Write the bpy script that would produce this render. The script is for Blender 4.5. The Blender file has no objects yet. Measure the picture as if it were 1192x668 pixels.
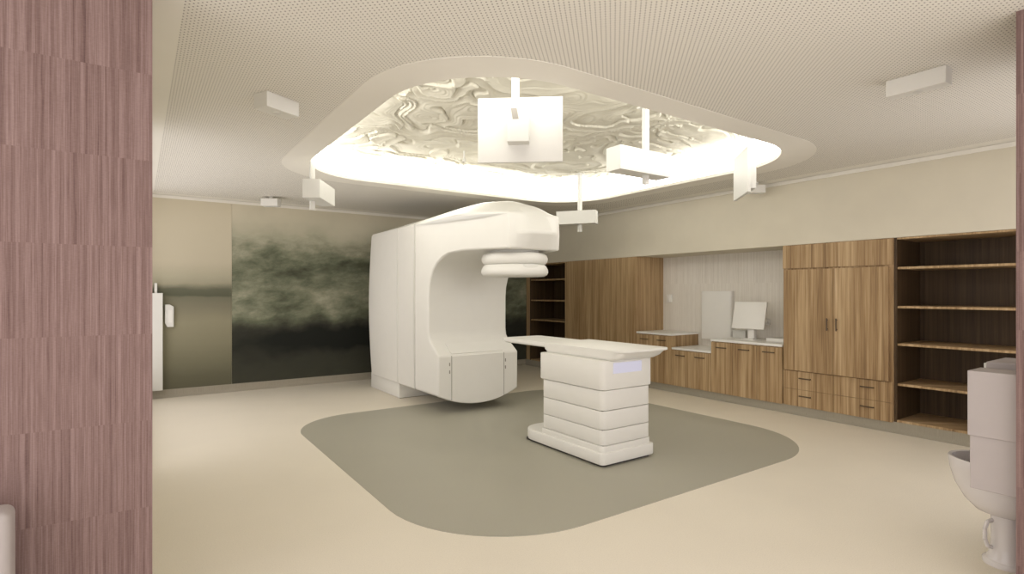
import bpy, bmesh, math, random
from mathutils import Vector, noise
random.seed(4)
S = bpy.context.scene
COL = S.collection
HC = 3.1            # ceiling height
XW = 7.15           # cabinet fronts / wall above them
XB = 7.83           # back of the niche and shelves
YB = 9.87           # mural wall
GX = 3.85           # machine centre line

# ------------------------------------------------------------------ materials
def lin(c):
    return tuple(((v/255)/12.92 if v <= 10.3 else (((v/255)+.055)/1.055)**2.4) for v in c)

class NT:
    def __init__(s, name):
        s.m = bpy.data.materials.new(name); s.m.use_nodes = True
        s.t = s.m.node_tree; s.b = s.t.nodes['Principled BSDF']
    def n(s, kind, **kw):
        nd = s.t.nodes.new(kind)
        for k, v in kw.items(): setattr(nd, k, v)
        return nd
    def put(s, sock, v):
        if hasattr(v, 'is_linked') or isinstance(v, bpy.types.NodeSocket): s.t.links.new(v, sock)
        else: sock.default_value = v
    def math(s, op, a, b=None, c=None):
        nd = s.n('ShaderNodeMath', operation=op)
        for i, v in enumerate((a, b, c)):
            if v is not None: s.put(nd.inputs[i], v)
        return nd.outputs[0]
    def pos(s):
        g = s.n('ShaderNodeNewGeometry'); x = s.n('ShaderNodeSeparateXYZ')
        s.t.links.new(g.outputs['Position'], x.inputs[0]); return x.outputs
    def vec(s, x, y, z=0.0):
        c = s.n('ShaderNodeCombineXYZ')
        for i, v in enumerate((x, y, z)): s.put(c.inputs[i], v)
        return c.outputs[0]
    def noise(s, v, scale=1.0, detail=2.0, rough=.5, dist=0.0):
        nd = s.n('ShaderNodeTexNoise'); s.put(nd.inputs['Vector'], v)
        nd.inputs['Scale'].default_value = scale; nd.inputs['Detail'].default_value = detail
        nd.inputs['Roughness'].default_value = rough; nd.inputs['Distortion'].default_value = dist
        return nd.outputs['Fac']
    def ramp(s, f, stops, interp='LINEAR'):
        nd = s.n('ShaderNodeValToRGB'); s.put(nd.inputs[0], f); cr = nd.color_ramp; cr.interpolation = interp
        while len(cr.elements) < len(stops): cr.elements.new(.5)
        for e, (p, c) in zip(cr.elements, stops):
            e.position = p; e.color = (*c, 1)
        return nd.outputs[0]
    def mix(s, f, a, b, blend='MIX'):
        nd = s.n('ShaderNodeMix', data_type='RGBA', blend_type=blend)
        s.put(nd.inputs[0], f)
        for i, v in ((6, a), (7, b)):
            s.put(nd.inputs[i], v if isinstance(v, bpy.types.NodeSocket) else (*v, 1))
        return nd.outputs[2]
    def out(s, col, rough=.5, bump=None, strength=.2, dist=.01, spec=.5):
        s.put(s.b.inputs['Base Color'], col if isinstance(col, bpy.types.NodeSocket) else (*col, 1))
        s.b.inputs['Roughness'].default_value = rough
        s.b.inputs['Specular IOR Level'].default_value = spec
        if bump is not None:
            nd = s.n('ShaderNodeBump'); nd.inputs['Strength'].default_value = strength; nd.inputs['Distance'].default_value = dist
            s.put(nd.inputs['Height'], bump); s.t.links.new(nd.outputs[0], s.b.inputs['Normal'])
        return s.m

def plain(name, c, rough=.5, var=.02, scale=6, spec=.5):
    k = NT(name); p = k.pos()
    f = k.noise(k.vec(p[0], p[1], p[2]), scale, 3)
    a = tuple(v*(1-var) for v in c); b = tuple(min(1, v*(1+var)) for v in c)
    return k.out(k.ramp(f, [(.3, a), (.7, b)]), rough, spec=spec)

WHITE = plain('white_plastic', (.76, .75, .70), .45, .008, spec=.25)
WHITE2 = plain('white_trim', (.70, .695, .65), .5, .008, spec=.25)
PALE = plain('pale_lilac_enamel', (.45, .41, .40), .5, .01, spec=.2)
COUNTER = plain('white_worktop', (.88, .87, .83), .35, .015, 30)
WALLP = plain('warm_wall_paint', (.68, .635, .52), .9, .02, 3, spec=.1)
CEILP = plain('ceiling_paint', (.83, .805, .735), .9, .01, 3, spec=.1)
BRONZE = plain('bronze_pull', (.10, .065, .035), .45, .05)
DARK = plain('dark_gap', (.05, .045, .04), .8, .05)
GREY = plain('grey_slot', (.32, .30, .26), .7, .02)
CERAMIC = plain('white_ceramic', (.66, .63, .62), .15, .005)

def m_floor(name, base, d, rough):
    k = NT(name); p = k.pos(); v = k.vec(p[0], p[1], 0.0)
    f = k.noise(v, 140, 2, .6); g = k.noise(v, 1.3, 3)
    c = k.ramp(f, [(.28, tuple(x*(1-d) for x in base)), (.45, base), (.6, base), (.75, tuple(min(1, x*(1+d)) for x in base))])
    c = k.mix(.10, c, k.ramp(g, [(.3, tuple(x*.8 for x in base)), (.7, tuple(min(1, x*1.15) for x in base))]))
    return k.out(c, rough, spec=.25)
FLOOR = m_floor('beige_vinyl', (.78, .725, .61), .12, .55)
PATCH = m_floor('grey_green_vinyl', (.40, .385, .315), .16, .5)
SKIRT = m_floor('grey_green_skirting', (.34, .31, .245), .16, .6)

def m_perf():
    k = NT('perforated_ceiling'); p = k.pos()
    q = .0262*math.sqrt(2)
    a = k.math('DIVIDE', k.math('ADD', p[0], p[1]), q); b = k.math('DIVIDE', k.math('SUBTRACT', p[0], p[1]), q)
    fa = k.math('SUBTRACT', k.math('FRACT', a), .5); fb = k.math('SUBTRACT', k.math('FRACT', b), .5)
    r = k.math('SQRT', k.math('ADD', k.math('MULTIPLY', fa, fa), k.math('MULTIPLY', fb, fb)))
    hole = k.math('LESS_THAN', r, .155)
    return k.out(k.mix(hole, (.77, .745, .68), (.09, .075, .06)), .9, spec=.1)
PERF = m_perf()

def m_wood(name, tones):
    k = NT(name); p = k.pos()
    h = k.math('ADD', p[0], p[1])
    plank = k.math('FLOOR', k.math('DIVIDE', h, .165))
    wn = k.n('ShaderNodeTexWhiteNoise', noise_dimensions='1D'); k.put(wn.inputs['W'], plank)
    off = k.math('MULTIPLY', wn.outputs['Value'], 7.0)
    a = k.noise(k.vec(k.math('MULTIPLY', h, 26.0), k.math('ADD', k.math('MULTIPLY', p[2], .55), off)), 1, 3, .6, .4)
    b = k.noise(k.vec(k.math('MULTIPLY', h, 120.0), k.math('MULTIPLY', p[2], 2.2), off), 1, 3, .6)
    f = k.math('ADD', k.math('ADD', k.math('MULTIPLY', a, .62), k.math('MULTIPLY', b, .28)), k.math('MULTIPLY', wn.outputs['Value'], .10))
    c = k.ramp(f, [(.30, tones[0]), (.44, tones[1]), (.56, tones[2]), (.70, tones[3])])
    return k.out(c, .5, b, .05, .002, spec=.25)
WOOD = m_wood('striped_oak', [(.19, .115, .055), (.34, .222, .112), (.48, .338, .186), (.60, .455, .285)])
WOODIN = m_wood('shaded_oak', [(.035, .020, .009), (.060, .036, .017), (.080, .050, .025), (.105, .067, .036)])  # same oak, darkened to paint the shade inside the bookcases

def m_stripes(name, tones, sc, row, weave):
    k = NT(name); p = k.pos(); h = k.math('ADD', p[0], p[1])
    r = k.math('FLOOR', k.math('DIVIDE', k.math('SUBTRACT', p[2], 2.657-row*10), row))
    wn = k.n('ShaderNodeTexWhiteNoise', noise_dimensions='1D'); k.put(wn.inputs['W'], r)
    off = k.math('MULTIPLY', wn.outputs['Value'], 40.0)
    a = k.noise(k.vec(k.math('MULTIPLY', h, sc), off), 1, 3, .7)
    fine = k.noise(k.vec(k.math('MULTIPLY', h, sc*4.5), k.math('MULTIPLY', p[2], 5.0), off), 1, 2, .6)
    wv = k.noise(k.vec(k.math('MULTIPLY', h, sc*1.5), k.math('MULTIPLY', p[2], 260.0), off), 1, 1)
    f = k.math('ADD', k.math('ADD', k.math('MULTIPLY', a, .6), k.math('MULTIPLY', fine, .4-weave)), k.math('MULTIPLY', wv, weave))
    c = k.ramp(f, [(.32, tones[0]), (.5, tones[1]), (.68, tones[2])])
    return k.out(c, .95, f, .25, .003, spec=.1)
TEXTILE = m_stripes('mauve_striped_textile', [(.115, .070, .064), (.23, .155, .142), (.345, .25, .235)], 55, .418, .1)
BRIGHT = plain('bright_white_enamel', (.88, .87, .83), .45, .006, spec=.25)
NICHE = m_stripes('pale_striped_wallpaper', [(.68, .64, .575), (.80, .76, .69), (.88, .85, .79)], 42, .9, .05)

def m_mural(name, stops, amp, hl, blotch):
    k = NT(name); p = k.pos()
    v = k.vec(k.math('MULTIPLY', p[0], .85), k.math('MULTIPLY', p[2], 1.5), 3.7)
    d = k.noise(v, 1.1, 7, .55, .3)
    zz = k.math('ADD', p[2], k.math('MULTIPLY', k.math('SUBTRACT', d, .5), amp))
    c = k.ramp(k.math('DIVIDE', zz, 3.1), [(z/3.1, tuple(x*m for x, m in zip(lin(q), (1.2, 1.26, 1.36)))) for z, q in stops])
    # feathery leaf strokes
    v2 = k.vec(k.math('MULTIPLY', p[0], 5.0), k.math('MULTIPLY', p[2], 11.0), 1.2)
    e = k.noise(v2, .9, 10, .72, .8)
    big = k.noise(k.vec(p[0], k.math('MULTIPLY', p[2], 1.2), 9.1), 1.25, 3, .5, .5)
    band = k.ramp(k.math('DIVIDE', p[2], 3.1), [(.30, (0, 0, 0)), (.42, (1, 1, 1)), (.80, (1, 1, 1)), (.90, (0, 0, 0))])
    s1 = k.ramp(k.math('MULTIPLY', e, big), [(.24, (0, 0, 0)), (.42, (1, 1, 1))])
    s2 = k.ramp(k.math('MULTIPLY', k.math('SUBTRACT', 1.0, e), k.math('SUBTRACT', 1.0, big)), [(.22, (0, 0, 0)), (.40, (1, 1, 1))])
    c = k.mix(k.math('MULTIPLY', k.math('MULTIPLY', s1, band), hl), c, lin((176, 178, 150)))
    c = k.mix(k.math('MULTIPLY', k.math('MULTIPLY', s2, band), blotch), c, lin((66, 72, 54)))
    return k.out(c, .75, spec=.2)
def m_forest():
    k = NT('misty_forest_print'); p = k.pos()
    v0 = k.vec(p[0], p[2], 2.3)
    def nz(sc, det, ro, off):
        return k.math('SUBTRACT', k.noise(k.vec(k.math('ADD', p[0], off), k.math('MULTIPLY', p[2], 1.25), off), sc, det, ro), .5)
    x = k.math('ADD', p[0], k.math('MULTIPLY', nz(1.3, 3, .5, 3.1), .9))
    z = k.math('ADD', p[2], k.math('MULTIPLY', nz(1.4, 3, .5, 7.7), .55))
    g = lambda t: (t, t, t)
    base = k.ramp(k.math('DIVIDE', z, 3.1), [(q/3.1, g(t)) for q, t in ((0, .22), (.45, .17), (.70, .05), (.92, .09), (1.2, .42), (1.6, .52), (2.05, .52), (2.25, .60), (2.5, .72), (2.8, .90), (3.08, 1.0))])
    val = base
    for xi, zi, sx, sz, amp in ((2.2, 2.12, .75, .28, -.16), (3.25, 2.08, .50, .20, -.20), (2.25, 2.46, .6, .08, .06), (3.3, 2.31, .42, .06, .10),
            (2.7, 1.46, .40, .20, .17), (2.9, 1.08, .20, .26, .22), (1.4, 1.3, .35, .35, .12), (3.3, .85, .5, .25, -.24), (2.35, .75, .6, .15, -.12), (2.05, 1.5, .4, .25, -.11),
            (6.6, 1.9, .5, .5, -.12), (5.4, 1.3, .7, .4, -.1)):
        dx = k.math('DIVIDE', k.math('SUBTRACT', x, xi), sx); dz = k.math('DIVIDE', k.math('SUBTRACT', z, zi), sz)
        e = k.math('EXPONENT', k.math('MULTIPLY', k.math('ADD', k.math('MULTIPLY', dx, dx), k.math('MULTIPLY', dz, dz)), -1.0))
        val = k.math('ADD', val, k.math('MULTIPLY', e, amp))
    leaf = k.noise(k.vec(k.math('MULTIPLY', p[0], 2.3), k.math('MULTIPLY', k.math('SUBTRACT', p[2], k.math('MULTIPLY', p[0], .10)), 4.2), 1.7), 1.2, 11, .66, .15)
    band = k.ramp(k.math('DIVIDE', z, 3.1), [(.26, g(.12)), (.40, g(1.0)), (.76, g(1.0)), (.88, g(0.0))])
    val = k.math('ADD', val, k.math('MULTIPLY', k.math('MULTIPLY', k.math('SUBTRACT', leaf, .5), .80), band))
    st = [(0.0, (28, 29, 24)), (.2, (58, 57, 46)), (.38, (88, 90, 70)), (.55, (120, 120, 97)), (.75, (158, 152, 128)), (1.0, (193, 182, 157))]
    return k.out(k.ramp(val, [(t, tuple(a*m for a, m in zip(lin(c), MF))) for t, c in st]), .75, spec=.2)
MF = (1.2, 1.26, 1.36)
MUR_R = m_forest()
MUR_L = m_mural('misty_lake_print', [(0.0, (84, 80, 62)), (.30, (94, 90, 70)), (.8, (122, 116, 92)), (1.15, (132, 125, 100)), (1.38, (116, 110, 89)),
                (1.53, (106, 102, 82)), (1.56, (82, 82, 64)), (1.66, (92, 90, 72)), (1.76, (146, 139, 115)), (2.1, (176, 165, 140)), (3.05, (190, 178, 152))], .20, .0, .0)

def emit(name, c, st):
    m = bpy.data.materials.new(name); m.use_nodes = True; t = m.node_tree
    b = t.nodes['Principled BSDF']; b.inputs['Base Color'].default_value = (.3, .3, .33, 1)
    b.inputs['Emission Color'].default_value = (*c, 1); b.inputs['Emission Strength'].default_value = st
    return m
GLOW = emit('cove_light_strip', (1, .965, .90), 4.2)
SCREEN = emit('lilac_display', (.80, .78, .98), .25)

# ------------------------------------------------------------------ builders
def box(bm, x0, x1, y0, y1, z0, z1, bev=0.0, seg=2):
    r = bmesh.ops.create_cube(bm, size=1)
    vs = r['verts']
    for v in vs:
        v.co = Vector((x0+(v.co.x+.5)*(x1-x0), y0+(v.co.y+.5)*(y1-y0), z0+(v.co.z+.5)*(z1-z0)))
    if bev:
        es = list({e for v in vs for e in v.link_edges})
        bmesh.ops.bevel(bm, geom=es, offset=bev, segments=seg, profile=.5, affect='EDGES')
    return bm
def obox(bm, c, ax, L, W, z0, z1, bev=0.0):
    """box whose long side runs along ax (unit xy) from corner c, width to the left of ax"""
    n0 = len(bm.verts); bm.verts.ensure_lookup_table()
    tmp = bmesh.new(); box(tmp, 0, L, 0, W, z0, z1, bev)
    lx, ly = ax
    for v in tmp.verts:
        x, y = v.co.x, v.co.y
        v.co.x = c[0]+x*lx-y*ly; v.co.y = c[1]+x*ly+y*lx
    me = bpy.data.meshes.new('t'); tmp.to_mesh(me); tmp.free(); bm.from_mesh(me); bpy.data.meshes.remove(me)
    return bm
def rrect(x0, x1, y0, y1, r, n=8):
    """rounded rectangle outline; r may be four radii (x0y0, x1y0, x1y1, x0y1)"""
    if not isinstance(r, (tuple, list)): r = (r,)*4
    pts = []
    for (cx, cy, a0, q) in ((x0+r[0], y0+r[0], 180, r[0]), (x1-r[1], y0+r[1], 270, r[1]), (x1-r[2], y1-r[2], 0, r[2]), (x0+r[3], y1-r[3], 90, r[3])):
        for i in range(n+1):
            a = math.radians(a0+90*i/n); pts.append((cx+q*math.cos(a), cy+q*math.sin(a)))
    return pts
def loft(bm, loops, cap0=True, cap1=True):
    rings = [[bm.verts.new(p) for p in lp] for lp in loops]
    for A, B in zip(rings, rings[1:]):
        n = len(A)
        for i in range(n): bm.faces.new((A[i], A[(i+1) % n], B[(i+1) % n], B[i]))
    if cap0: bm.faces.new(rings[0][::-1])
    if cap1: bm.faces.new(rings[-1])
    return bm
def rprism(bm, x0, x1, y0, y1, z0, z1, r, e=.006):
    def lp(ins, z):
        rr = [max(.001, q-ins) for q in (r if isinstance(r, (tuple, list)) else (r,)*4)]
        return [(x, y, z) for x, y in rrect(x0+ins, x1-ins, y0+ins, y1-ins, rr)]
    return loft(bm, [lp(e, z0), lp(e*.3, z0+e*.3), lp(0, z0+e), lp(0, z1-e), lp(e*.3, z1-e*.3), lp(e, z1)])
def cyl(bm, p0, p1, r, n=16, r1=None):
    p0, p1 = Vector(p0), Vector(p1); d = (p1-p0).normalized()
    u = d.orthogonal().normalized(); w = d.cross(u)
    def ring(p, q): return [tuple(p+(u*math.cos(2*math.pi*i/n)+w*math.sin(2*math.pi*i/n))*q) for i in range(n)]
    return loft(bm, [ring(p0, r), ring(p1, r if r1 is None else r1)])
def lathe(bm, c, prof, n=48, sx=1, sy=1):
    return loft(bm, [[(c[0]+sx*r*math.cos(2*math.pi*i/n), c[1]+sy*r*math.sin(2*math.pi*i/n), z) for i in range(n)] for r, z in prof])
def B(): return bmesh.new()

def wloc(o):
    v = Vector((0, 0, 0))
    while o is not None: v = v+o.location; o = o.parent
    return v
def obj(name, bm, mat, parent=None, smooth=True, bevel=0, angle=35, origin=None):
    bmesh.ops.recalc_face_normals(bm, faces=bm.faces)
    off = wloc(parent) if parent else (Vector(origin) if origin else Vector((0, 0, 0)))
    bmesh.ops.translate(bm, verts=bm.verts, vec=-off)
    me = bpy.data.meshes.new(name); bm.to_mesh(me); bm.free()
    me.materials.append(mat)
    o = bpy.data.objects.new(name, me); COL.objects.link(o)
    if parent: o.parent = parent
    elif origin: o.location = origin
    if smooth:
        me.polygons.foreach_set('use_smooth', [True]*len(me.polygons)); me.set_sharp_from_angle(angle=math.radians(angle))
    if bevel:
        b = o.modifiers.new('bevel', 'BEVEL'); b.width = bevel; b.segments = 3; b.limit_method = 'ANGLE'; b.angle_limit = math.radians(angle)
        b.harden_normals = False
    return o
def thing(name, label, cat, loc, group=None):
    o = bpy.data.objects.new(name, None); COL.objects.link(o); o.location = loc; o.empty_display_size = .1
    o['label'] = label; o['category'] = cat
    if group: o['group'] = group
    return o
def tag(o, label, cat, group=None):
    o['label'] = label; o['category'] = cat
    if group: o['group'] = group
    return o
def struct(name, bm, mat, **kw):
    o = obj(name, bm, mat, **kw); o['kind'] = 'structure'; return o

# ------------------------------------------------------------------ room shell
bm = B(); box(bm, -.2, 7.9, .75, 10.1, -.12, 0); box(bm, -2.4, -.2, -1.8, 3.4, -.12, 0); box(bm, -.2, 4.75, -1.8, .75, -.12, 0)
struct('floor', bm, FLOOR, smooth=False)
bm = B(); loft(bm, [[(x, y, z) for x, y in rrect(1.53, 6.11, 2.81, 7.18, (1.0, 1.0, .95, .8), 14)] for z in (0.0, .003)])
o = obj('floor_inlay', bm, PATCH, smooth=False); o['kind'] = 'structure'; o.name = 'trim_1'

HOLE = rrect(1.60, 6.13, 3.03, 7.13, (.95, .95, .9, .9), 14)
CX, CY = 3.86, 5.08
def ray_rect(x0, x1, y0, y1):
    out = []
    for (x, y) in FL:
        dx, dy = x-CX, y-CY; t = 1e9
        if dx > 1e-9: t = min(t, (x1-CX)/dx)
        if dx < -1e-9: t = min(t, (x0-CX)/dx)
        if dy > 1e-9: t = min(t, (y1-CY)/dy)
        if dy < -1e-9: t = min(t, (y0-CY)/dy)
        out.append((CX+dx*t, CY+dy*t))
    return out
def dens(pts, m):
    out = []
    for a, b in zip(pts, pts[1:]+pts[:1]):
        L = math.hypot(b[0]-a[0], b[1]-a[1]); q = max(1, int(L/m))
        for i in range(q): out.append((a[0]+(b[0]-a[0])*i/q, a[1]+(b[1]-a[1])*i/q))
    return out
# plain flange and perforated field, both with the rounded opening
FL = rrect(1.33, 6.42, 2.77, 7.40, (1.05, 1.05, 1.0, 1.0), 14)
bm = B()
loops = [[(x, y, HC) for x, y in HOLE], [(x, y, HC-.003) for x, y in HOLE], [(x, y, HC-.003) for x, y in FL], [(x, y, HC) for x, y in FL]]
loft(bm, loops, False, False)
o = struct('trim_2', bm, CEILP, smooth=False)
RX0, RX1, RY0, RY1 = .2, XW-.2, -1.8, YB-.2
def perf_sheet(x0, x1, y0, y1, hole):
    b = B()
    hv = [b.verts.new((x, y, HC)) for x, y in hole]
    rv = [b.verts.new(p) for p in ((x0, y0, HC), (x1, y0, HC), (x1, y1, HC), (x0, y1, HC))]
    es = [b.edges.new((hv[i], hv[(i+1) % len(hv)])) for i in range(len(hv))]
    es += [b.edges.new((rv[i], rv[(i+1) % 4])) for i in range(4)]
    bmesh.ops.triangle_fill(b, use_beauty=True, use_dissolve=False, edges=es)
    for f in list(b.faces):
        if f.normal.z > 0: f.normal_flip()
    return b
ceil = struct('ceiling', perf_sheet(RX0, RX1, .62, RY1, FL), PERF, smooth=False)
bm = B()
box(bm, -.2, RX0, .62, YB, HC, HC+.02); box(bm, -2.4, -.2, .62, 3.4, HC, HC+.02); box(bm, -2.4, 4.75, -1.8, .62, HC, HC+.02); box(bm, RX1, 7.9, .62, YB, HC, HC+.02); box(bm, RX0, RX1, RY1, YB, HC, HC+.02)
struct('trim_3', bm, CEILP, smooth=False)
# the luminous cove band inside the recess, and its plain lower lip
ZR = 3.5
bm = B(); loft(bm, [[(x, y, z) for x, y in HOLE] for z in (HC, HC+.035)], False, False)
struct('trim_4', bm, CEILP, smooth=False)
bm = B(); loft(bm, [[(x, y, z) for x, y in HOLE] for z in (HC+.035, ZR-.04)], False, False)
o = obj('cove_light', bm, GLOW, smooth=True)
tag(o, 'glowing white cove light band running around inside the rounded ceiling recess', 'cove light')
# carved relief slab over the recess
import numpy as np
PERM = np.random.RandomState(11).permutation(256); GA = np.random.RandomState(5).rand(256)*2*math.pi
def pnoise(x, y, k=0):
    xi, yi = np.floor(x).astype(int), np.floor(y).astype(int); fx, fy = x-xi, y-yi
    def gr(i, j, dx, dy):
        h = PERM[(PERM[(i+k*57) % 256]+j) % 256]; return np.cos(GA[h])*dx+np.sin(GA[h])*dy
    u, v = fx**3*(fx*(fx*6-15)+10), fy**3*(fy*(fy*6-15)+10)
    a = gr(xi, yi, fx, fy)*(1-u)+gr(xi+1, yi, fx-1, fy)*u
    b = gr(xi, yi+1, fx, fy-1)*(1-u)+gr(xi+1, yi+1, fx-1, fy-1)*u
    return 1.5*(a*(1-v)+b*v)
def saw(t, d=.9):
    t = t-np.floor(t); return np.where(t < d, t/d, (1-t)/(1-d))
def groove(t, w):
    t = t-np.floor(t); t = np.minimum(t, 1-t); return np.exp(-(t/w)**2)
def relief(X, Y):
    # scalloped folds: each fold is a fan of thin combed lines ending in a thin sharp crease
    x, y = X*1.0-Y*.5, Y*1.05+X*.35
    wx, wy = pnoise(x*.8, y*.8, 1)*.9, pnoise(x*.8, y*.8, 2)*.9
    x, y = x+wx+pnoise(x*2.4, y*2.4, 3)*.2, y+wy+pnoise(x*2.4, y*2.4, 4)*.2
    v = pnoise(x*1.3, y*1.3, 5)*2.2+y*1.5+x*.4
    m = pnoise(x*1.0, y*1.0, 6)*2.2+x*1.1-y*.8
    k1 = np.clip(.5+2.2*pnoise(x*1.1, y*1.1, 7), 0, 1); k2 = np.clip(.6+2*pnoise(x*.9, y*.9, 8), .15, 1)
    comb = saw(v*5+pnoise(x*2.2, y*2.2, 9)*.8, .75)
    return .022*saw(v, .90)**1.6+.014*k1*saw(m, .92)**1.8+.006*comb*k2+.012*pnoise(x*1.8, y*1.8, 10)-.022*k2*groove(v, .03)-.020*k1*groove(m, .028)
bm = B(); nx, ny = 440, 400
X0, X1, Y0, Y1 = 1.5, 6.23, 2.93, 7.23
GXX, GYY = np.meshgrid(np.linspace(X0, X1, nx+1), np.linspace(Y0, Y1, ny+1))
GZ = ZR-.028-relief(GXX, GYY)
gv = [[bm.verts.new((GXX[j, i], GYY[j, i], GZ[j, i])) for i in range(nx+1)] for j in range(ny+1)]
for j in range(ny):
    for i in range(nx): bm.faces.new((gv[j][i], gv[j+1][i], gv[j+1][i+1], gv[j][i+1]))
PLASTER = plain('carved_plaster', (.70, .675, .575), .85, .03, 9, spec=.1)
o = obj('relief_panel', bm, PLASTER, smooth=True, angle=80)
tag(o, 'cream carved plaster relief panel with flowing ridges, roof of the lit ceiling recess', 'ceiling panel')
struct('wall_top', box(B(), 1.3, 6.5, 2.7, 7.5, ZR+.12, ZR+.16), CEILP, smooth=False).name = 'trim_5'

# walls
struct('wall_back', box(B(), -.2, 7.9, YB, YB+.15, 0, HC+.02), WALLP, smooth=False)
WY0, WY1, WZ0, WZ1 = 5.8, 9.65, .3, 2.95      # long framed side opening, unseen, added to let daylight in
bm = B()
for y0, y1, z0, z1 in ((3.37, WY0, 0, HC), (WY1, YB, 0, HC), (WY0, WY1, 0, WZ0), (WY0, WY1, WZ1, HC)): box(bm, -.18, -.03, y0, y1, z0, z1)
struct('wall_left', bm, WALLP, smooth=False)
bm = B()
for y0, y1, z0, z1 in ((WY0, WY0+.05, WZ0, WZ1), (WY1-.05, WY1, WZ0, WZ1), (WY0+.05, WY1-.05, WZ0, WZ0+.05), (WY0+.05, WY1-.05, WZ1-.05, WZ1), (7.05, 7.09, WZ0+.05, WZ1-.05), (8.35, 8.39, WZ0+.05, WZ1-.05)): box(bm, -.13, -.07, y0, y1, z0, z1)
struct('added_window_1', bm, WHITE2, smooth=False)
struct('wall_front', box(B(), -2.4, .06, 3.17, 3.37, 0, HC), TEXTILE, smooth=False)
struct('wall_entrance', box(B(), 3.86, 4.75, .60, .87, 0, HC), TEXTILE, smooth=False)
bm = B()      # near wall beyond the stub, with an unseen opening added for more light
for x0, x1, z0, z1 in ((6.95, 7.9, 0, HC), (4.75, 6.95, 0, .3), (4.75, 6.95, 2.95, HC)): box(bm, x0, x1, .67, .87, z0, z1)
struct('wall_near', bm, WALLP, smooth=False)
bm = B()
for x0, x1, z0, z1 in ((4.75, 4.80, .3, 2.95), (6.90, 6.95, .3, 2.95), (4.80, 6.90, .3, .35), (4.80, 6.90, 2.90, 2.95), (5.83, 5.87, .35, 2.90)): box(bm, x0, x1, .74, .80, z0, z1)
struct('added_window_2', bm, WHITE2, smooth=False)
struct('wall_right', box(B(), XB, XB+.12, .87, YB, 0, HC), NICHE, smooth=False)
bm = B(); box(bm, XW, XB, .9, YB, 2.235, HC)
struct('trim_6', bm, WALLP, smooth=False)
# shadow-gap cornice where the walls meet the ceiling
bm = B(); box(bm, -.03, XW, YB-.02, YB, HC-.05, HC-.004); box(bm, XW-.02, XW, .9, YB-.02, HC-.05, HC-.004)
struct('trim_7', bm, CEILP, smooth=False)
# murals, printed panels on the back wall
SPLIT = 1.262
o = obj('mural_panel', box(B(), -.03, SPLIT-.002, YB-.012, YB-.0006, .125, HC-.05), MUR_L, smooth=False, origin=(.6, YB-.012, .125))
tag(o, 'pale printed wall mural of a misty lake with a faint far tree line', 'mural', 'printed murals on the far wall')
o = obj('mural_panel', box(B(), SPLIT+.002, XW+.02, YB-.012, YB-.0006, .125, HC-.05), MUR_R, smooth=False, origin=(4.2, YB-.012, .125))
tag(o, 'dark printed wall mural of misty forest trees behind the treatment machine', 'mural', 'printed murals on the far wall')
# coved skirting
def cove(pts):
    """pts: list of (x, y, nx, ny) along the wall; nx,ny point into the room"""
    b = B(); prof = [(0, .125), (.014, .125), (.016, .05), (.024, .02), (.045, .004), (.045, 0), (0, 0)]
    loft(b, [[(x+nx*d, y+ny*d, z) for d, z in prof] for x, y, nx, ny in pts]); return b
struct('baseboard_back', cove([(-.03, YB, 0, -1), (XW, YB, 0, -1)]), SKIRT, angle=50)
bm = cove([(XW+.01, YB, -1, 0), (XW+.01, .87, -1, 0)])
box(bm, XW+.01, XB, .87, YB, 0, .11)
struct('baseboard_right', bm, SKIRT, angle=50)

# ------------------------------------------------------------------ built-in cabinets
def bookcase(label, y0, y1, n0):
    t = thing('open_bookcase', label, 'bookcase', ((XW+XB)/2, (y0+y1)/2, .11), 'built-in open bookcases')
    zt = 2.232
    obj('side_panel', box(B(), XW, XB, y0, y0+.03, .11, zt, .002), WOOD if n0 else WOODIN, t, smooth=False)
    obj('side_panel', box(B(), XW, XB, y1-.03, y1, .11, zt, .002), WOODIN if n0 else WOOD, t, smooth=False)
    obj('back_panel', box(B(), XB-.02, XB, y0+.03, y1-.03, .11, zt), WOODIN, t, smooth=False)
    obj('top_panel', box(B(), XW, XB-.02, y0+.03, y1-.03, zt-.02, zt, .002), WOOD, t, smooth=False)
    obj('bottom_panel', box(B(), XW, XB-.02, y0+.03, y1-.03, .11, .15, .002), WOOD, t, smooth=False)
    for z in (.567, 1.025, 1.452, 1.898):
        obj('shelf', box(B(), XW+.012, XB-.02, y0+.03, y1-.03, z-.026, z, .002), WOOD, t, smooth=False)
    return t
bookcase('open oak bookcase with five bays darkened for shade, right of the tall double door cabinet', .90, 2.665, 1)
bookcase('narrow open oak bookcase in the far corner beside the dark mural', 8.47, 9.70, 1)
obj('filler', box(B(), XW+.02, XB, 9.70, YB-.012, .11, 2.232), WOOD, smooth=False)
bpy.data.objects['filler']['kind'] = 'structure'; bpy.data.objects['filler'].name = 'trim_8'

def hbar(parent, y, z, half=.085, x=None):
    x = XW-.022 if x is None else x
    b = B(); cyl(b, (x-.026, y-half, z), (x-.026, y+half, z), .0075, 12)
    for s in (-1, 1): cyl(b, (x-.026, y+s*half*.82, z), (x+.001, y+s*half*.82, z), .006, 10)
    return obj('handle', b, BRONZE, parent)
def vbar(parent, y, z0, z1, x):
    b = B(); cyl(b, (x-.026, y, z0), (x-.026, y, z1), .0075, 12)
    for z in (z0+.02, z1-.02): cyl(b, (x-.026, y, z), (x+.001, y, z), .006, 10)
    return obj('handle', b, BRONZE, parent)
def doors(parent, y0, y1, n, z0, z1, th=.022, handle=None):
    w = (y1-y0)/n; r = []
    for i in range(n):
        a, b2 = y0+i*w, y0+(i+1)*w
        d = obj('door', box(B(), XW-th, XW+.001, a+.0015, b2-.0015, z0, z1, .0015), WOOD, parent, smooth=False)
        if handle: hbar(d, (a+b2)/2+handle[0], handle[1], x=XW-th)
        r.append(d)
    return r
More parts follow.
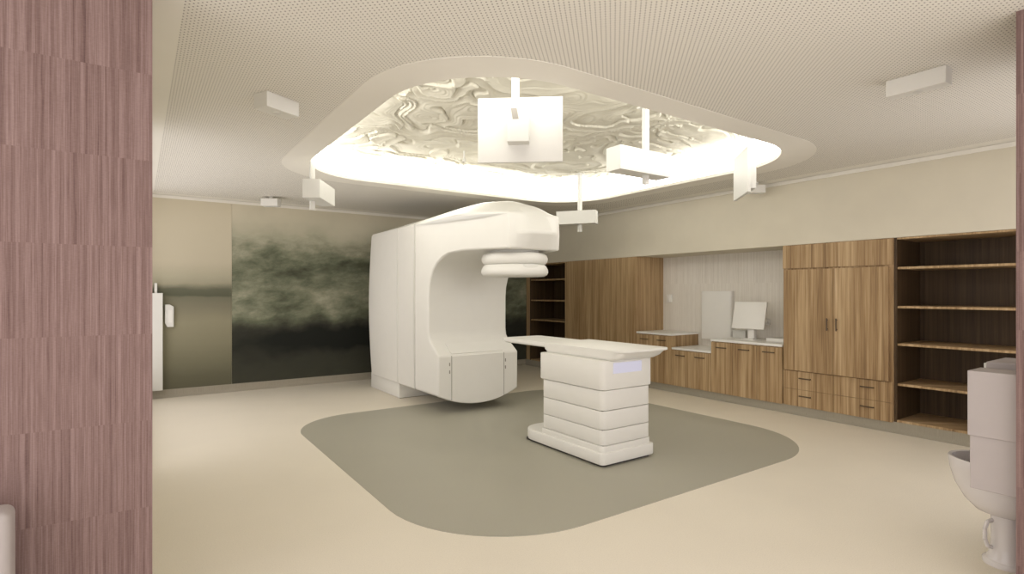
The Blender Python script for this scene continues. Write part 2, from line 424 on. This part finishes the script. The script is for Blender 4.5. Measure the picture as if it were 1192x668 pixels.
# tall wardrobe left of the niche
t = thing('tall_cabinet', 'tall plain oak cabinet with two flush handleless doors, left of the niche', 'cabinet', (7.49, 7.51, .11))
obj('body', box(B(), XW+.001, XB-.001, 6.56, 8.468, .11, 2.234, .002), WOOD, t, smooth=False)
doors(t, 6.56, 8.468, 2, .112, 2.228)
# three base cabinets in the niche
def base_cabinet(label, y0, y1, n, ztop, ho):
    t = thing('base_cabinet', label, 'cabinet', ((XW+XB)/2, (y0+y1)/2, .11), 'base cabinets in the niche')
    obj('body', box(B(), XW+.001, XB-.002, y0+.001, y1-.001, .11, ztop, .002), WOOD, t, smooth=False)
    doors(t, y0+.001, y1-.001, n, .112, ztop-.012, handle=(0, ztop-.085))
    return t
base_cabinet('oak base cabinet with two doors under the raised worktop at the niche left end', 5.812, 6.556, 2, .905, 0)
base_cabinet('lowest oak base cabinet with two doors in the niche middle, desk height', 5.072, 5.810, 2, .690, 0)
base_cabinet('oak base cabinet with three doors under the white monitor, beside the tall cabinet', 3.966, 5.070, 3, .875, 0)
def worktop(label, y0, y1, z0, z1):
    tag(obj('worktop', box(B(), XW-.03, XB-.002, y0, y1, z0, z1, .004), COUNTER, smooth=False, origin=((XW+XB)/2, (y0+y1)/2, z0)), label, 'worktop', 'white worktops in the niche')
worktop('raised white worktop slab at the left end of the niche', 5.80, 6.556, .906, .938)
worktop('low white desk-height worktop slab in the niche middle, below the tall white panel', 5.072, 5.799, .691, .723)
worktop('long white worktop slab carrying the tilted white monitor', 3.966, 5.071, .876, .908)

# tall cabinet with overlay doors and drawers
t = thing('tall_cabinet', 'tall oak cabinet with two handled overlay doors above four drawers', 'cabinet', (7.49, 3.31, .11))
obj('body', box(B(), XW+.001, XB-.001, 2.667, 3.963, .11, 2.234, .002), WOOD, t, smooth=False)
obj('top_panel', box(B(), XW-.016, XW+.001, 2.675, 3.963, 1.925, 2.226, .0015), WOOD, t, smooth=False)
ym = 3.318
for a, b2, hy in ((2.71, ym-.002, ym-.055), (ym+.002, 3.935, ym+.055)):
    d = obj('door', box(B(), XW-.045, XW+.001, a, b2, .585, 1.905, .003), WOOD, t, smooth=False)
    vbar(d, hy, 1.13, 1.285, XW-.045)
for a, b2 in ((2.675, ym-.002), (ym+.002, 3.955)):
    for z0, z1 in ((.115, .335), (.338, .575)):
        d = obj('drawer', box(B(), XW-.016, XW+.001, a, b2, z0, z1, .0015), WOOD, t, smooth=False)
        hbar(d, 2.93 if a < 3 else 3.66, (z0+z1)/2+.03, .075, XW-.016)

# ------------------------------------------------------------------ things in the niche
t = thing('wall_panel', 'tall white flat panel hung on the niche wall above the low worktop, left of the monitor', 'panel', (7.78, 5.41, .84))
obj('casing', box(B(), 7.745, XB-.001, 5.135, 5.69, .84, 1.632, .006), BRIGHT, t)
obj('face_panel', box(B(), 7.737, 7.7455, 5.147, 5.678, .852, 1.62, .003), BRIGHT, t)
t = thing('monitor', 'white monitor leaning back on its stand on the long niche worktop', 'monitor', (7.5, 4.62, .908))
bm = B(); box(bm, -.016, .016, -.255, .255, 0, .405, .006)
for v in bm.verts:
    x, z = v.co.x, v.co.z; v.co = Vector((7.385+x*math.cos(.22)+z*math.sin(.22), 4.63+v.co.y, 1.072+z*math.cos(.22)-x*math.sin(.22)))
obj('screen', bm, BRIGHT, t)
obj('neck', box(B(), 7.45, 7.52, 4.57, 4.67, .925, 1.25, .004), BRIGHT, t)
bm = B(); rprism(bm, 7.37, 7.60, 4.515, 4.735, .909, .926, .02, .004); obj('foot', bm, BRIGHT, t)
obj('power_button', cyl(B(), (7.385, 4.535, .924), (7.385, 4.535, .94), .009), GREY, t)
t = thing('keyboard_tray', 'flat white tray lying on the worktop right of the monitor', 'tray', (7.6, 4.24, .908))
obj('tray', box(B(), 7.42, 7.74, 3.99, 4.37, .909, .955, .008), BRIGHT, t)
obj('rim', box(B(), 7.44, 7.72, 4.01, 4.35, .955, .959), WHITE2, t, smooth=False)
t = thing('desk_box', 'small pale box on the worktop under the left edge of the monitor', 'box', (7.68, 4.92, .908))
obj('body', box(B(), 7.61, 7.75, 4.81, 5.03, .909, 1.01, .006), WHITE2, t)
obj('lid', box(B(), 7.605, 7.755, 4.805, 5.035, 1.01, 1.025, .003), WHITE2, t)
def wall_switch(label, y0, y1, z0, z1):
    t = thing('wall_switch', label, 'switch', (XB, (y0+y1)/2, (z0+z1)/2), 'white switch boxes on the niche wall')
    obj('switch_box', box(B(), XB-.045, XB-.0005, y0, y1, z0, z1, .006), BRIGHT, t)
    obj('rocker', box(B(), XB-.051, XB-.044, y0+.02, y1-.02, z0+.025, z1-.025, .003), BRIGHT, t)
wall_switch('small white wall switch high on the niche wall beside the tall left cabinet', 6.355, 6.455, 1.435, 1.575)
wall_switch('small white wall switch box just right of the leaning monitor', 4.535, 4.625, 1.12, 1.205)

# ------------------------------------------------------------------ treatment machine
root = thing('linear_accelerator', 'large white C-shaped radiotherapy machine standing at the far edge of the grey floor inlay', 'medical machine', (GX, 7.6, 0))
W = .63
def wid(y):
    if y >= 6.0: return W
    t = min(1, (6.0-y)/.95); return W-(W-.34)*t**1.3
NC = 20
def dome(s, k): return k*(1-s*s)
# (y, z, dome, sag, nose push)
PROF = [(7.10, .25, 0, .15), (6.75, .25, 0, .15), (6.37, .25, 0, .15), (6.37, .50, 0, 0), (6.37, .775, 0, 0), (6.50, .865, 0, 0), (6.61, .945, 0, 0), (6.655, 1.0, 0, 0), (6.67, 1.08, 0, 0),
        (6.67, 1.55, 0, 0), (6.655, 1.68, 0, 0), (6.61, 1.80, 0, 0), (6.53, 1.91, 0, 0), (6.42, 1.99, 0, 0), (6.27, 2.055, 0, 0), (6.08, 2.095, 0, 0), (5.80, 2.115, 0, 0),
        (5.45, 2.115, 0, 0), (5.12, 2.11, 0, 0), (5.10, 2.30, 0, 0), (5.13, 2.53, 0, 0), (5.32, 2.545, .12, 0), (5.6, 2.555, .19, 0), (5.95, 2.565, .215, 0), (6.4, 2.57, .205, 0), (7.10, 2.57, .17, 0)]
bm = B(); cols = []
for i in range(NC+1):
    s = -1+2*i/NC; c = []
    for k, (y, z, dm, sg) in enumerate(PROF):
        w = wid(y); yy = y
        if k == 19: yy = y-.125*max(0, min(1, (1-abs(s))/.62))
        if k == 20: yy = y-.02*(1-s*s)
        c.append(bm.verts.new((GX+s*w, yy, z+dome(s, dm)-dome(s, sg))))
    cols.append(c)
n = len(PROF)
for a, b2 in zip(cols, cols[1:]):
    for k in range(n): bm.faces.new((a[k], a[(k+1) % n], b2[(k+1) % n], b2[k]))
bm.faces.new(cols[0]); bm.faces.new(cols[-1][::-1])
arm = obj('gantry_arm', bm, WHITE, root, bevel=.022, angle=32)
def ringXZ(y, w, k, bulge=0, sc=1):
    pts = []
    for i in range(NC+1): s = -1+2*i/NC; pts.append((GX+s*w, y, .25-dome(s, .15)))
    for i in range(1, 8):
        f = i/8; pts.append((GX+w+bulge*math.sin(math.pi*f), y, .25+2.32*f))
    for i in range(NC+1): s = 1-2*i/NC; pts.append((GX+s*w, y, 2.57+dome(s, k)))
    for i in range(1, 8):
        f = 1-i/8; pts.append((GX-w-bulge*math.sin(math.pi*f), y, .25+2.32*f))
    zc = 1.4
    return [(GX+(x-GX)*sc, y2, zc+(z-zc)*sc) for x, y2, z in pts]
obj('gantry_drum', loft(B(), [ringXZ(7.112, W, .17), ringXZ(7.70, W+.004, .15, .012)]), WHITE, root, bevel=.012)
obj('rear_housing', loft(B(), [ringXZ(7.712, W+.004, .15, .014), ringXZ(8.3, W+.006, .13, .035), ringXZ(8.75, W+.006, .10, .05), ringXZ(8.86, W-.005, .08, .05, .985)]), WHITE, root, bevel=.015)
for y in (7.106, 7.706):
    bm = B(); loft(bm, [ringXZ(y-.009, W+.007, .16, .014), ringXZ(y+.009, W+.007, .16, .014)])
    obj('seam_strip', bm, WHITE2, root)
obj('stand_base', box(B(), 3.27, 4.43, 7.77, 8.98, .004, .262, .012), WHITE, root)
obj('base_shadow_gap', box(B(), 3.29, 4.41, 7.79, 8.96, 0, .006), DARK, root, smooth=False)
# front cover panel following the curved lower edge, with its sloping top
def cover(x0, x1, y0, y1):
    b = B(); pts = []
    for i in range(15):
        x = x0+(x1-x0)*i/14; s = (x-GX)/W; pts.append((x, .262-dome(s, .15)))
    ring = pts+[(x1, .765), (x0, .765)]
    return loft(b, [[(x, y, z) for x, z in ring] for y in (y0, y1)])
obj('front_cover', cover(3.42, 4.235, 6.362, 6.385), WHITE, root, bevel=.003, smooth=False)
bm = B(); loft(bm, [[(x, y, z) for x, y, z in ((3.42+d, 6.39+e, .792+f), (4.235-d, 6.39+e, .792+f), (4.235-d, 6.56+e, .911+f), (3.42+d, 6.56+e, .911+f))] for d, e, f in ((0, .004, -.006), (0, -.004, .006))])
obj('top_cover', bm, WHITE, root, smooth=False, bevel=.002)
for x in (3.413, 4.242):
    zb = .262-dome((x-GX)/W, .15)
    obj('cover_seam', box(B(), x-.0022, x+.0022, 6.3655, 6.372, zb, .77), GREY, root, smooth=False)
for x, z in ((3.385, .66), (3.385, .56), (4.268, .66), (4.268, .56)):
    obj('latch', box(B(), x-.007, x+.007, 6.364, 6.375, z-.022, z+.022, .002), GREY, root, smooth=False)
# collimator rings under the head
hc = (GX, 5.54)
obj('collimator_neck', lathe(B(), hc, [(.30, 2.04), (.30, 2.125)]), WHITE, root)
obj('collimator_ring', lathe(B(), hc, [(.36, 1.945), (.385, 1.955), (.405, 1.985), (.41, 2.02), (.395, 2.065), (.36, 2.085), (.30, 2.09)]), WHITE, root, angle=50)
obj('collimator_ring', lathe(B(), hc, [(.30, 1.80), (.365, 1.802), (.40, 1.82), (.415, 1.85), (.412, 1.885), (.39, 1.925), (.37, 1.945)]), WHITE, root, angle=50)
bm = B(); lathe(bm, (hc[0]-.02, hc[1]-.352), [(.12, 1.885), (.125, 1.90), (.12, 1.925), (.09, 1.946)], 28, 1, .42)
obj('accessory_pad', bm, WHITE2, root, angle=50)

# ------------------------------------------------------------------ treatment couch
root = thing('treatment_couch', 'white treatment couch on a stacked pedestal in the middle of the grey floor inlay', 'treatment couch', (3.83, 4.1, 0.003))
PX0, PX1, PY0, PY1 = 3.505, 4.155, 3.635, 4.55
obj('core', box(B(), PX0+.02, PX1-.02, PY0+.02, PY1-.02, .02, .90), DARK, root, smooth=False)
obj('upper_housing', rprism(B(), PX0-.015, PX1+.012, PY0-.015, PY1+.03, .705, .975, .055, .01), WHITE, root)
for z0, z1 in ((.516, .699), (.340, .510), (.196, .334)):
    obj('column_section', rprism(B(), PX0, PX1, PY0, PY1, z0, z1, .055, .004), WHITE, root)
obj('base_collar', rprism(B(), PX0-.006, PX1+.006, PY0-.006, PY1+.02, .125, .191, .055, .006), WHITE, root)
bm = B(); rprism(bm, PX0-.03, PX1+.03, PY0-.03, 4.90, .024, .135, (.05, .05, .22, .22), .014); obj('base', bm, WHITE, root)
obj('plinth', rprism(B(), PX0+.0, PX1-.0, PY0+.0, 4.85, .003, .026, .05, .003), DARK, root)  # dark colour stands for the shadow strip under the couch base
SX0, SX1, SZ = 3.62, 4.005, .0
obj('display', box(B(), 3.625, 4.005, PY0-.0175, PY0-.0135, .852, .972-.02, .001), SCREEN, root, smooth=False)
# couch top: boat-shaped thick part and the thinner extension towards the machine
def lp(x0, x1, y0, y1, r, z): return [(x, y, z) for x, y in rrect(x0, x1, y0, y1, r, 8)]
bm = B(); r4 = (.14, .06, .03, .03)
loft(bm, [lp(3.58, 4.10, 3.60, 4.57, .05, .972), lp(3.568, 4.15, 3.55, 4.58, .07, .984), lp(3.562, 4.19, 3.505, 4.584, (.10, .09, .03, .03), 1.010), lp(3.562, 4.205, 3.475, 4.585, (.13, .08, .03, .03), 1.048),
          lp(3.56, 4.225, 3.45, 4.585, (.14, .07, .03, .03), 1.058), lp(3.56, 4.225, 3.45, 4.585, (.14, .07, .03, .03), 1.073), lp(3.566, 4.219, 3.456, 4.58, (.135, .065, .025, .025), 1.078)])
obj('tabletop', bm, WHITE, root, angle=40)
bm = B()
loft(bm, [lp(3.60, 4.10, 4.5, 5.36, .03, 1.018), lp(3.575, 4.13, 4.5, 5.40, .05, 1.03), lp(3.57, 4.135, 4.5, 5.42, .06, 1.06), lp(3.575, 4.13, 4.5, 5.415, .055, 1.072)])
obj('table_extension', bm, WHITE, root, angle=40)

# ------------------------------------------------------------------ hanging units in the recess
def rod_box(label, c, ax, L, Wd, z0, z1, rod, rz, rw=.05):
    t = thing('hanging_unit', label, 'ceiling unit', (rod[0], rod[1], rz), 'white box units hung on rods from the ceiling recess')
    obj('box_housing', obox(B(), c, ax, L, Wd, z0, z1, .004), WHITE2, t, smooth=False)
    obj('rod', box(B(), rod[0]-rw/2, rod[0]+rw/2, rod[1]-rw/2, rod[1]+rw/2, rz, ZR-.085, .003), WHITE2, t, smooth=False)
    obj('ceiling_plate', box(B(), rod[0]-.06, rod[0]+.06, rod[1]-.06, rod[1]+.06, ZR-.10, ZR-.085, .003), WHITE2, t, smooth=False)
    return t
def polar(px, d):  # point at depth d on the bearing of a pixel column, both in metres from the viewpoint
    u = (px-596)/634; return (d*(.56664+.82397*u), d*(.82397-.56664*u))
rod_box('large white box unit on a rod, right of the hanging screen with the mount', (3.655, 3.555), (1, 0), .70, .187, 2.743, 2.967, (4.085, 3.64), 2.66)
c4 = polar(693, 8.1)
rod_box('small far white box unit on a rod beside the machine head', (c4[0], c4[1]), (-.576, .817), .60, -.19, 2.645, 2.842, polar(675, 8.3), 2.53)
c5 = polar(372.3, 6.05); ax5 = (.5206, .854)
rod_box('white box unit on a rod at the left corner of the ceiling recess', c5, ax5, .62, .19, 2.66, 2.868, polar(363.5, 6.27), 2.555)

# two hanging screens
t = thing('hanging_screen', 'white flat screen seen from the back with mount box, hung nearest the viewer', 'hanging screen', (2.35, 3.36, 2.6), 'flat white screens hung from the recess')
a, b2 = Vector((2.67, 3.20)), Vector((2.163, 3.61)); ax = (a-b2).normalized(); L = (a-b2).length
obj('panel', obox(B(), b2, (ax.x, ax.y), L, .035, 2.603, 3.10, .004), WHITE2, t, smooth=False)
nrm = Vector((ax.y, -ax.x))
m0 = b2+ax*(L*.36)+nrm*.10
obj('mount_box', obox(B(), m0, (ax.x, ax.y), .165, .102, 2.735, 3.005, .004), WHITE2, t, smooth=False)
s0 = m0+ax*.035+nrm*.004
bm = obox(B(), s0, (ax.x, ax.y), .045, .006, 2.905, 2.985)
for v in bm.verts:
    k = (v.co.z-2.945)/.08*-.014; v.co.x += ax.x*k; v.co.y += ax.y*k
obj('bracket_slot', bm, GREY, t, smooth=False)
r0 = m0+ax*.06-nrm*.045
obj('rod', box(B(), r0.x-.022, r0.x+.022, r0.y-.022, r0.y+.022, 3.0, ZR-.085, .003), WHITE2, t, smooth=False)
t = thing('hanging_screen', 'white flat screen seen almost edge-on, hung at the right corner of the recess', 'hanging screen', (5.3, 3.3, 2.66), 'flat white screens hung from the recess')
e0 = Vector(polar(870, 5.7)); ax = Vector((.69, .724)).normalized(); rt = Vector((ax.y, -ax.x))
obj('panel', obox(B(), e0+rt*.035, (ax.x, ax.y), .60, .035, 2.66, 3.149, .004), WHITE2, t, smooth=False)
obj('mount_box', obox(B(), e0+rt*.095+ax*.02, (ax.x, ax.y), .2, .062, 2.66+.04, 3.11, .004), WHITE2, t, smooth=False)
q = e0+rt*.062+ax*.1
obj('rod', box(B(), q.x-.022, q.x+.022, q.y-.022, q.y+.022, 3.1, ZR-.085, .003), WHITE2, t, smooth=False)
# slim sprinkler under the relief
t = thing('sprinkler_head', 'tiny slim white sprinkler hanging under the carved relief left of the screen mount', 'sprinkler', (3.44, 6.08, 3.28))
obj('stem', cyl(B(), (3.44, 6.08, 3.32), (3.44, 6.08, ZR-.085), .010, 12), WHITE2, t)
obj('head', cyl(B(), (3.44, 6.08, 3.28), (3.44, 6.08, 3.33), .026, 14, .010), WHITE2, t)

# small boxes on the ceiling itself
def ceil_box(label, c, ax, L, Wd, h, stem=0.0):
    t = thing('ceiling_projector', label, 'ceiling projector', (c[0], c[1], HC-h-stem), 'small white projector boxes fixed to the ceiling')
    obj('casing', obox(B(), c, ax, L, Wd, HC-h-stem, HC-stem-.0005, .004), WHITE, t, smooth=False)
    mid = Vector(c)+Vector(ax)*L*.5+Vector((-ax[1], ax[0]))*Wd*.5
    if stem: obj('stem', cyl(B(), (mid.x, mid.y, HC-stem-.01), (mid.x, mid.y, HC-.0005), .03), WHITE, t)
    obj('lens', cyl(B(), (mid.x, mid.y, HC-h-stem-.004), (mid.x, mid.y, HC-h-stem+.01), .03), WHITE2, t)
    return t
ceil_box('small cream projector box on the perforated ceiling above left of the recess', (.79, 4.35), (.888, .46), .292, .15, .114)
ceil_box('long pale projector box on the perforated ceiling near the right edge', (4.37, 1.68), (0, -1), .35, .11, .115)
ceil_box('small white projector box under the ceiling in front of the pale lake mural', (1.57, 9.15), (.82, -.57), .26, .14, .115, .035)
ceil_box('small pale projector box under the ceiling near the right wall', (6.80, 4.22), (.8, -.6), .2, .12, .11, .04)

# ------------------------------------------------------------------ far left wall units
t = thing('wall_unit', 'tall narrow white wall unit with a thin rod on top at the far left corner', 'wall unit', (.15, YB-.1, .13))
obj('casing', box(B(), -.028, .315, YB-.11, YB-.0125, .13, 1.60, .005), WHITE2, t, smooth=False)
obj('rod', box(B(), .21, .245, YB-.075, YB-.04, 1.6, 1.75, .002), WHITE2, t, smooth=False)
t = thing('wall_phone', 'small white box mounted on the lake mural right of the tall wall unit', 'wall phone', (.40, YB-.04, 1.1))
bm = B(); loft(bm, [[(.345+d, y, z) for d, z in ((0, 1.14+e), (.03, 1.08+e), (.115-e, 1.08+e), (.115-e, 1.39-e), (.06, 1.425-e), (0+e, 1.425-e))] for y, e in ((YB-.0125, 0), (YB-.06, 0), (YB-.068, .008))])
obj('casing', bm, WHITE2, t, smooth=False)
obj('keypad', box(B(), .385, .44, YB-.071, YB-.066, 1.15, 1.34, .002), WHITE, t, smooth=False)

# ------------------------------------------------------------------ bottom-left bin and the wash basin
t = thing('waste_bin', 'white rounded-top bin at the bottom left in front of the mauve striped wall', 'bin', (-.6, 2.95, 0))
obj('body', box(B(), -.80, -.415, 2.885, 3.045, .012, .735, .035, 5), PALE, t)
obj('plinth', box(B(), -.77, -.445, 2.91, 3.02, 0, .02), GREY, t, smooth=False)
obj('flap', box(B(), -.74, -.475, 2.879, 2.887, .5, .66, .004), WHITE2, t, smooth=False)

bc = (4.22, 1.0)
t = thing('pedestal_washbasin', 'white pedestal washbasin behind the wall box at the right edge', 'washbasin', (bc[0], bc[1], 0))
def bl(sx, sy, z, dy=0): return [(bc[0]+sx*math.cos(2*math.pi*i/40), max(.871, bc[1]+dy+sy*math.sin(2*math.pi*i/40)), z) for i in range(40)]
bm = B(); loft(bm, [bl(.06, .08, .285), bl(.11, .135, .305), bl(.155, .19, .36), bl(.185, .235, .44), bl(.20, .262, .53), bl(.206, .27, .595), bl(.202, .266, .604), bl(.186, .248, .602), bl(.172, .23, .55), bl(.13, .17, .46), bl(.05, .08, .43)])
obj('bowl', bm, CERAMIC, t, angle=60)
bm = B(); lathe(bm, (bc[0], bc[1]-.01), [(.10, .028), (.085, .06), (.075, .12), (.075, .28), (.085, .33)], 32); obj('pedestal', bm, CERAMIC, t, angle=60)
bm = B(); lathe(bm, (bc[0], bc[1]-.005), [(.108, 0), (.11, .02), (.102, .03), (.085, .04)], 32); obj('foot', bm, CERAMIC, t, angle=60)
pp = [(-.04, .04, .09), (-.085, .06, .11), (-.095, .068, .15), (-.095, .068, .21), (-.085, .06, .25), (-.04, .04, .26)]
bm = B()
for p, q in zip(pp, pp[1:]): cyl(bm, (bc[0]+p[0], bc[1]+p[1], p[2]), (bc[0]+q[0], bc[1]+q[1], q[2]), .011, 10)
obj('drain_pipe', bm, CERAMIC, t)
t = thing('towel_dispenser', 'large pale wall dispenser box at the right edge in front of the washbasin', 'dispenser', (4.0, .9, .49))
obj('upper_box', box(B(), 3.92, 4.14, .871, 1.094, .788, 1.157, .004), PALE, t, smooth=False)
obj('lower_box', box(B(), 3.928, 3.995, .871, 1.085, .487, .7885, .004), PALE, t, smooth=False)
t = thing('wall_mounted_cabinet', 'pale wall cabinet just behind the dispenser box at the right edge', 'cabinet', (4.4, .9, .8))
obj('cabinet_body', box(B(), 4.19, 4.55, .871, 1.08, .80, 1.19, .006), PALE, t, smooth=False)
obj('door', box(B(), 4.195, 4.545, 1.08, 1.092, .81, 1.18, .003), WHITE2, t, smooth=False)

# ------------------------------------------------------------------ light, world, camera
w = bpy.data.worlds.new('world'); S.world = w; w.use_nodes = True
bg = w.node_tree.nodes['Background']; bg.inputs[0].default_value = (1.0, .94, .93, 1); bg.inputs[1].default_value = 1.2

cam = bpy.data.cameras.new('camera'); co = bpy.data.objects.new('camera', cam); COL.objects.link(co)
co.location = (0, 0, 1.6); co.rotation_euler = (math.pi/2, 0, -math.radians(34.516))
cam.sensor_width = 36; cam.lens = 36*634/1192; cam.shift_y = 7/1192; cam.clip_start = .02
S.camera = co
S.view_settings.view_transform = 'Standard'; S.view_settings.look = 'None'; S.view_settings.gamma = 1
S.view_settings.use_curve_mapping = False; S.view_settings.exposure = .79
